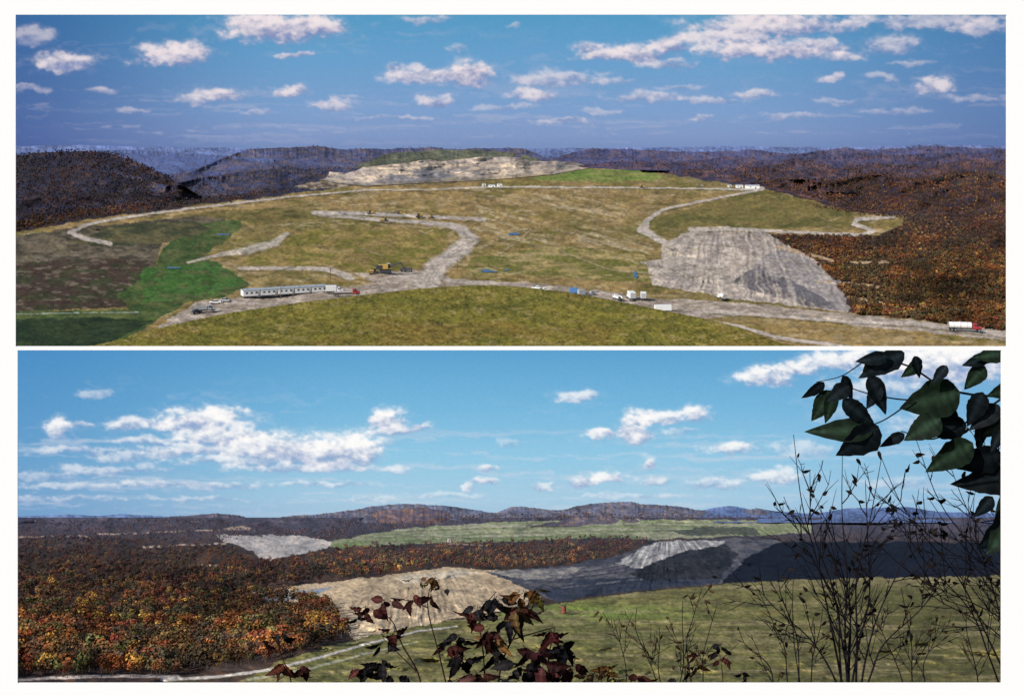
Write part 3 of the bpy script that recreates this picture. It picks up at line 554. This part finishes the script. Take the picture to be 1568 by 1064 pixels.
sapling('red_leaved_sapling',[([(760,1075),(770,1010),(800,950),(815,905)],3),([(745,1075),(740,1000),(735,940),(760,905)],2.6),([(770,1010),(740,985),(700,975)],2),([(780,980),(830,965),(850,960)],2),([(790,960),(770,930),(740,920)],2)],
 [(800,908,7,30,OR),(824,903,4,24,YG),(790,930,7,34,(.05,.03,.012)),(756,912,6,28,DK),(735,930,6,28,DK),(722,940,4,26,RD),(775,945,6,32,DK),(745,962,6,34,RD),(700,975,5,28,DK),(690,988,5,26,RD),(712,1005,6,34,DK),(730,1030,6,36,(.03,.012,.01)),(765,1000,6,30,DK),(800,930,4,28,RD),(760,975,5,30,OR),(745,1050,5,34,DK)],13.8,2)
sapling('red_leaved_sapling',[([(850,1075),(840,1020),(845,980),(850,960)],3),([(840,1020),(810,1000),(800,985)],2),([(850,1050),(880,1010),(870,990)],2)],
 [(845,965,6,34,(.05,.012,.012)),(862,990,6,34,DK),(815,995,6,36,(.03,.01,.012)),(800,1020,6,34,DK),(838,1020,6,38,(.04,.012,.012)),(870,1018,6,32,RD),(845,1045,6,34,DK),(790,1040,5,32,DK)],13.4,3)
sapling('red_leaved_sapling',[([(600,1075),(590,1040),(565,1015)],2),([(450,1075),(445,1040),(430,1000),(425,975)],2),([(400,1075),(410,1055),(440,1030)],1.6)],
 [(565,1018,6,28,DK),(585,1012,5,26,DK),(545,1022,4,22,RD),(600,1030,4,24,DK),(428,972,5,22,DK),(412,985,3,18,RD),(432,1015,6,24,(.07,.02,.012)),(460,1025,5,22,RD)],13.9,4)
sapling('red_leaved_sapling',[([(930,1075),(920,1040),(915,1020)],2),([(980,1075),(965,1040),(950,1020)],2),([(1060,1075),(1060,1030),(1070,1000)],1.6),([(1110,1075),(1105,1020),(1100,990)],1.6)],
 [(905,1030,6,22,(.07,.045,.02)),(930,1022,6,22,OR),(945,1035,6,20,YG),(975,1038,5,22,RD),(1070,1000,4,18,RD),(1100,990,5,18,DK),(1060,1020,5,20,(.06,.03,.012)),(1110,1010,4,16,RD),(1000,1045,6,22,OR),(1040,1045,6,22,DK),(1140,1030,5,18,DK),(700,1045,6,28,DK),(900,1046,6,22,YG),(955,1048,6,22,OR),(1090,1044,5,20,RD)],14.1,5)

# ---------------- upper-view objects
MAT=dict(white=plain('white_paint',(.74,.74,.72),.5),roof=plain('metal_roof',(.42,.45,.48),.4,.3),glass=plain('dark_glass',(.03,.035,.045),.15),
 rubber=plain('tyre_rubber',(.02,.02,.02),.9),steel=plain('dark_steel',(.06,.06,.07),.5,.4),yellow=plain('machine_yellow',(.45,.28,.06),.6),
 red=plain('red_paint',(.34,.03,.03),.4),blue=plain('blue_tarp',(.08,.2,.42),.6),grey=plain('grey_paint',(.34,.35,.36),.5),wood=plain('weathered_wood',(.12,.09,.06),.9),
 chrome=plain('aluminium',(.6,.6,.6),.3,.8),water=plain('pond_water',(.05,.075,.13),.25),rust=plain('rusty_red',(.22,.05,.028),.8))
def box(par,name,c,s,mat,bev=.04,taper=None):
    import bmesh
    bm=bmesh.new(); bmesh.ops.create_cube(bm,size=1)
    for v in bm.verts:
        if taper and v.co.z>0: v.co.x*=taper[0]; v.co.y*=taper[1]; v.co.x+=(taper[2] if len(taper)>2 else 0)/s[0]
        v.co=Vector((v.co.x*s[0]+c[0],v.co.y*s[1]+c[1],v.co.z*s[2]+c[2]))
    if bev: bmesh.ops.bevel(bm,geom=bm.edges[:],offset=min(bev,min(s)*.25),segments=1,affect='EDGES')
    me=bpy.data.meshes.new(name); bm.to_mesh(me); bm.free(); me.materials.append(MAT[mat])
    o=bpy.data.objects.new(name,me); bpy.context.scene.collection.objects.link(o); o.parent=par; return o
def cyl(par,name,c,r,L,axis,mat,seg=16,r2=None):
    import bmesh
    bm=bmesh.new(); bmesh.ops.create_cone(bm,cap_ends=True,segments=seg,radius1=r,radius2=r if r2 is None else r2,depth=L)
    R={'z':Matrix(),'y':Matrix.Rotation(math.pi/2,4,'X'),'x':Matrix.Rotation(math.pi/2,4,'Y')}[axis]
    bm.transform(Matrix.Translation(c)@R)
    me=bpy.data.meshes.new(name); bm.to_mesh(me); bm.free(); me.materials.append(MAT[mat])
    o=bpy.data.objects.new(name,me); bpy.context.scene.collection.objects.link(o); o.parent=par; return o
def empty(name,u,v,rot,s=1.0,y=None):
    o=bpy.data.objects.new(name,None); bpy.context.scene.collection.objects.link(o)
    yy=depA(u,v)*.997 if y is None else y
    o.location=Vector(pp(u,v,yy)); o.rotation_euler=(0,0,math.radians(rot)); o.scale=(s,)*3; o.empty_display_size=1; return o
def wheels(p,xs,w,r):
    i=1
    for x in xs:
        for sy in(-1,1):
            cyl(p,'wheel_%d'%i,(x,sy*w,r),r,.35,'y','rubber'); cyl(p,'hub_%d'%i,(x,sy*(w+.19),r),r*.45,.04,'y','grey',10); i+=1
def truck(name,u,v,rot,kind='box',cab='white',L=9,s=1.0):
    p=empty(name,u,v,rot,s)
    box(p,'chassis',(0,0,.85),(L,.9,.3),'steel')
    box(p,'hood',(L/2-.5,0,1.45),(1.4,1.9,.9),cab,.12); box(p,'cab',(L/2-2.0,0,1.95),(1.7,2.3,1.9),cab,.1,(.88,.94,-.08))
    box(p,'windshield',(L/2-1.17,0,2.25),(.12,2.0,.75),'glass',.02); box(p,'side_windows',(L/2-1.95,0,2.3),(.9,2.34,.6),'glass',.02)
    box(p,'bumper',(L/2+.25,0,.8),(.2,2.3,.4),'chrome'); wheels(p,[L/2-.7,-L/2+.9,-L/2+2.1],1.0,.52)
    x0=-.5*L; x1=L/2-3.1; mx=(x0+x1)/2; ll=x1-x0
    if kind=='box': box(p,'cargo_box',(mx,0,2.45),(ll,2.5,2.6),'white',.06); box(p,'rear_door',(x0-.03,0,2.4),(.05,2.2,2.3),'grey',.01)
    if kind=='tank':
        cyl(p,'tank',(mx,0,2.2),1.15,ll-.3,'x','white',24); cyl(p,'end_cap',(x0+.05,0,2.2),1.15,.4,'x','chrome',24,.8)
        for k in(-.3,0,.3): cyl(p,'band_%d'%int(k*10+5),(mx+k*ll,0,2.2),1.18,.12,'x','red' if k==0 else 'chrome',24)
        cyl(p,'hatch',(mx,0,3.4),.35,.3,'z','grey')
    if kind=='dump':
        box(p,'bed_floor',(mx,0,1.2),(ll,2.4,.15),'grey'); box(p,'bed_side_left',(mx,1.2,1.85),(ll,.1,1.2),cab); box(p,'bed_side_right',(mx,-1.2,1.85),(ll,.1,1.2),cab); box(p,'headboard',(x1,0,2.1),(.12,2.3,1.6),cab); box(p,'load',(mx,0,1.8),(ll-.4,2.1,.9),'wood',.3,(.6,.5))
    if kind=='flat':
        box(p,'deck',(mx,0,1.15),(ll,2.4,.18),'wood'); box(p,'headboard',(x1,0,1.9),(.12,2.3,1.4),'grey'); cyl(p,'pipe_load',(mx,.4,1.6),.35,ll*.8,'x','red'); cyl(p,'pipe_load_2',(mx,-.4,1.6),.35,ll*.8,'x','grey')
    return p
def car(name,u,v,rot,col='white',pick=False):
    p=empty(name,u,v,rot,1.15)
    box(p,'body',(0,0,.75),(5,1.85,.6),col,.15)
    if pick: box(p,'cab',(.4,0,1.35),(1.9,1.7,.7),col,.12,(.75,.88)); box(p,'bed_cavity',(-1.6,0,1.07),(1.5,1.5,.06),'steel',.01); box(p,'windows',(.4,0,1.38),(1.75,1.74,.4),'glass',.02,(.8,.9))
    else: box(p,'cabin',(-.2,0,1.3),(2.8,1.65,.65),'glass',.12,(.68,.85)); box(p,'roof_panel',(-.2,0,1.66),(1.9,1.4,.08),col,.02)
    box(p,'front_bumper',(2.5,0,.55),(.2,1.8,.25),'chrome'); box(p,'rear_bumper',(-2.5,0,.55),(.2,1.8,.25),'chrome'); wheels(p,[1.5,-1.5],.82,.36); return p
def dozer(name,u,v,rot,s=1.0):
    p=empty(name,u,v,rot,s)
    for sy,nm in((-1,'right'),(1,'left')):
        box(p,'track_'+nm,(0,sy*1.2,.6),(4.4,.6,1.15),'steel',.35)
    box(p,'engine_hood',(1.0,0,1.6),(2.2,1.3,1.1),'yellow',.1); box(p,'cab',(-.7,0,2.2),(1.4,1.5,1.7),'glass',.06); box(p,'cab_roof',(-.7,0,3.1),(1.7,1.7,.14),'yellow'); cyl(p,'exhaust',(1.2,.3,2.5),.08,.9,'z','steel',8)
    box(p,'blade',(3.0,0,.85),(.25,4.2,1.4),'yellow'); box(p,'push_arm_left',(1.6,1.65,.6),(2.9,.2,.25),'yellow'); box(p,'push_arm_right',(1.6,-1.65,.6),(2.9,.2,.25),'yellow'); box(p,'ripper',(-2.5,0,.8),(.8,.5,1.0),'steel'); return p
def shovel(name,u,v,rot,s):
    p=empty(name,u,v,rot,s)
    box(p,'track_left',(0,1.6,.7),(5.6,.9,1.4),'steel',.4); box(p,'track_right',(0,-1.6,.7),(5.6,.9,1.4),'steel',.4); cyl(p,'turntable',(0,0,1.6),1.3,.5,'z','steel')
    box(p,'machine_house',(-1.0,0,2.9),(4.6,3.2,2.1),'yellow',.15); box(p,'engine_bay',(-2.4,0,2.9),(2.4,3.3,1.9),'steel',.1); box(p,'counterweight',(-3.9,0,2.7),(.9,3.2,1.7),'steel',.2); box(p,'operator_cab',(1.5,1.1,3.2),(1.6,1.2,2.0),'glass',.08); box(p,'cab_roof',(1.5,1.1,4.27),(1.8,1.4,.12),'white')
    b=box(p,'boom',(0,0,0),(6.5,.6,.8),'steel',.1,(1,.6)); b.rotation_euler=(0,math.radians(-20),0); b.location=(4.2,0,3.6)
    a=box(p,'stick',(0,0,0),(4.2,.45,.6),'steel'); a.rotation_euler=(0,math.radians(52),0); a.location=(8.2,0,3.2)
    box(p,'bucket',(9.2,0,1.0),(1.7,2.0,1.5),'steel',.2,(.6,.9)); return p
a=np.array(pp(370,456,depA(370,456))); b=np.array(pp(500,446,depA(500,446)))
p=empty('office_trailer_row',435,452,0); p.location=Vector((a+b)/2); dv=b-a; p.rotation_euler=(0,0,math.atan2(dv[1],dv[0])); LL=float(np.linalg.norm(dv[:2]))
n=5; w=LL/n
for i in range(n):
    x=-LL/2+w*(i+.5)
    box(p,'module_%d'%(i+1),(x,0,2.1),(w-.35,6.5,2.9),'white',.06); box(p,'roof_%d'%(i+1),(x,0,3.68),(w-.1,6.9,.22),'roof',.05); box(p,'skirting_%d'%(i+1),(x,0,.32),(w-.6,6.1,.62),'steel')
    for k in range(3): box(p,'window_%d_%d'%(i+1,k+1),(x+(k-1)*w*.28,-3.27,2.4),(w*.12,.08,.8),'glass',.01)
    box(p,'door_%d'%(i+1),(x+w*.4,-3.28,1.8),(.9,.08,2.0),'grey',.01); box(p,'air_conditioner_%d'%(i+1),(x-w*.2,0,3.98),(1.4,1.2,.5),'grey')
    box(p,'step_%d'%(i+1),(x+w*.4,-3.9,.4),(1.2,1.1,.5),'wood')
truck('flatbed_truck',530,453,8,'flat','red',11,1.25); truck('box_truck',512,449,15,'box','white',8,1.1)
truck('dump_truck',313,478,20,'dump','grey',8,1.15); car('parked_car',330,465,10); car('parked_car',300,480,60,'steel'); car('parked_car',345,462,-20,'grey')
car('pickup_truck',833,446,10,'white',True); car('pickup_truck',822,443,-40,'white',True); car('pickup_truck',905,452,30,'grey',True)
shovel('mining_excavator',590,418,8,1.3); truck('dump_truck',622,416,170,'dump','steel',8,.95); dozer('bulldozer',572,419,190,1.1)
truck('box_truck',966,459,95,'box','white',9,1.2); truck('box_truck',985,459,85,'box','white',8,1.1); truck('dump_truck',945,459,110,'dump','white',8,.9)
truck('water_truck',1105,459,100,'tank','white',8,1.0); truck('tanker_truck',1477,507,-10,'tank','red',11,1.15)
dozer('bulldozer',568,328,0,1.5);dozer('bulldozer',589,339,180,1.3);dozer('bulldozer',642,333,20,1.4);dozer('bulldozer',612,328,0,1.1);dozer('bulldozer',660,334,180,1.2)
car('parked_car',1075,285,0);car('parked_car',990,288,0,'red',True);dozer('bulldozer',984,288,0,1.8)
def shed(name,u,v,rot,L,W,H,body='white',rf='roof',s=1.0):
    p=empty(name,u,v,rot,s); box(p,'walls',(0,0,H/2),(L,W,H),body,.05)
    box(p,'roof',(0,0,H+H*.16),(L*1.04,W*1.08,H*.32),rf,.03,(1,.08)); box(p,'door',(L*.2,-W/2-.03,1.1),(1.6,.06,2.2),'steel',.01); box(p,'window',(-L*.2,-W/2-.03,H*.6),(1.6,.06,1),'glass',.01); return p
shed('site_shed',1152,289,0,17,8,4,s=1.35); shed('site_shed',1132,288,0,9,6,3.6,s=1.3); shed('site_shed',1117,287,0,5,4,3,s=1.2); shed('site_shed',753,287,0,10,6,3.4,s=1.2); shed('site_shed',765,286,10,7,6,4,s=1.2); shed('site_shed',741,285,0,6,5,3,s=1.2)
def cont(name,u,v,rot,L,mat):
    p=empty(name,u,v,rot); box(p,'body',(0,0,1.6),(L,2.5,2.6),mat,.05)
    for i in range(int(L/1.0)): box(p,'rib_%d'%(i+1),(-L/2+.5+i*1.0,-1.27,1.6),(.12,.06,2.4),mat,.01)
    box(p,'end_frame',(L/2+.03,0,1.6),(.06,2.3,2.3),'grey',.01); wheels(p,[-L/2+1.2,-L/2+2.3],1.0,.42); cyl(p,'landing_leg',(L/2-1.2,0,.3),.12,.6,'z','steel',8); return p
cont('cargo_trailer',1015,476,5,8,'white'); cont('cargo_trailer',878,449,0,4,'blue'); cont('cargo_trailer',890,452,20,3.4,'grey')
for (u,v,h) in [(506,436,10),(430,458,8),(700,420,9)]:
    p=empty('utility_pole',u,v,0); cyl(p,'pole',(0,0,h/2),.16,h,'z','wood',8); box(p,'crossarm',(0,0,h-.8),(2.4,.12,.14),'wood'); cyl(p,'insulator_left',(-1,0,h-.6),.07,.25,'z','grey',8); cyl(p,'insulator_right',(1,0,h-.6),.07,.25,'z','grey',8)
def pond(u,v,ru,rv):
    t=np.linspace(0,2*math.pi,41)[:-1]; r=.9+.22*np.sin(2*t+u)+.16*np.sin(3*t+v)+.1*np.sin(5*t+u*v)
    V=np.array([pp(u+ru*math.cos(a)*k,v+rv*math.sin(a)*k,1.0) for a,k in zip(t,r)])
    V=np.array([q*(depA(u+ru*math.cos(a)*k,v+rv*math.sin(a)*k)*.9955) for q,a,k in zip(V,t,r)])
    me=bpy.data.meshes.new('pond'); me.from_pydata([tuple(x) for x in V],[],[tuple(range(len(V)))]); me.materials.append(MAT['water'])
    o=bpy.data.objects.new('pond',me); bpy.context.scene.collection.objects.link(o)
for q in [(787,358,8,2.6),(747,415,14,2.2),(973,421,4,5),(265,410,10,1.7),(341,359,10,1.5),(776,413,5,1.3)]: pond(*q)
p=empty('rusty_drum',863,938,0,1,depthB(np.array([863.]),np.array([938.]))[0]); p.rotation_euler=(-math.atan((790-HV)/F),0,0); p.scale=(.85,)*3
cyl(p,'drum',(0,0,.3),.24,.62,'z','rust',20); cyl(p,'rim',(0,0,.63),.26,.05,'z','steel',20); cyl(p,'hoop',(0,0,.3),.255,.04,'z','steel',20)
p=empty('site_shed',688,829,0,.16,235.); box(p,'walls',(0,0,1.6),(5,4,3.2),'white'); box(p,'roof',(0,0,3.8),(5.4,4.4,1.2),'roof',.02,(1,.1)); box(p,'door',(0,-2.03,1.1),(1.2,.06,2),'steel',.01)

# ---------------- white page carrying the two panoramas
def page():
    y=12.; t=.01
    R=[(-60,-60,24,1130),(1541,-60,1630,531),(1533,531,1630,1130),(24,-60,1541,23),(24,530.2,1533,536.2),(24,1045,1533,1130),(24,536.2,27,1045),(1533,530.2,1541,531)]
    V=[];Q=[]
    for (a,b,c,d) in R:
        n=len(V)
        for yy in (y,y+t):
            for (u,v) in ((a,b),(c,b),(c,d),(a,d)):
                V.append(((u-CU)/F*y,yy,-(v-HV)/F*y))
        Q+=[(n,n+3,n+2,n+1),(n+4,n+5,n+6,n+7)]
    V=np.array(V); return mesh_np('white_mount_board',V,Q,np.full((len(V),3),.92),attr_mat('white_paper',40,.01,.02,.001))
page()

# ---------------- light, world, camera
S=Vector((-.64,-.52,.56)).normalized()
sd=bpy.data.lights.new('sun','SUN'); sd.energy=4.9; sd.angle=math.radians(.5); sd.color=(1,.955,.9)
so=bpy.data.objects.new('sun',sd); bpy.context.scene.collection.objects.link(so); so.rotation_euler=S.to_track_quat('Z','Y').to_euler()
w=bpy.data.worlds.new('World'); bpy.context.scene.world=w; w.use_nodes=True; nt=w.node_tree
sk=nt.nodes.new('ShaderNodeTexSky'); sk.sky_type='NISHITA'; sk.sun_disc=False; sk.sun_elevation=math.asin(S.z); sk.sun_rotation=math.atan2(S.x,S.y)
nt.links.new(sk.outputs[0],nt.nodes['Background'].inputs[0]); nt.nodes['Background'].inputs[1].default_value=.10
cam=bpy.data.cameras.new('camera'); cam.sensor_width=36; cam.lens=36; cam.shift_y=-(532-HV)/F; cam.clip_start=.5; cam.clip_end=60000
co=bpy.data.objects.new('camera',cam); bpy.context.scene.collection.objects.link(co); co.rotation_euler=(math.pi/2,0,0)
sc=bpy.context.scene; sc.camera=co; sc.view_settings.view_transform='Standard'; sc.view_settings.look='None'; sc.view_settings.exposure=0
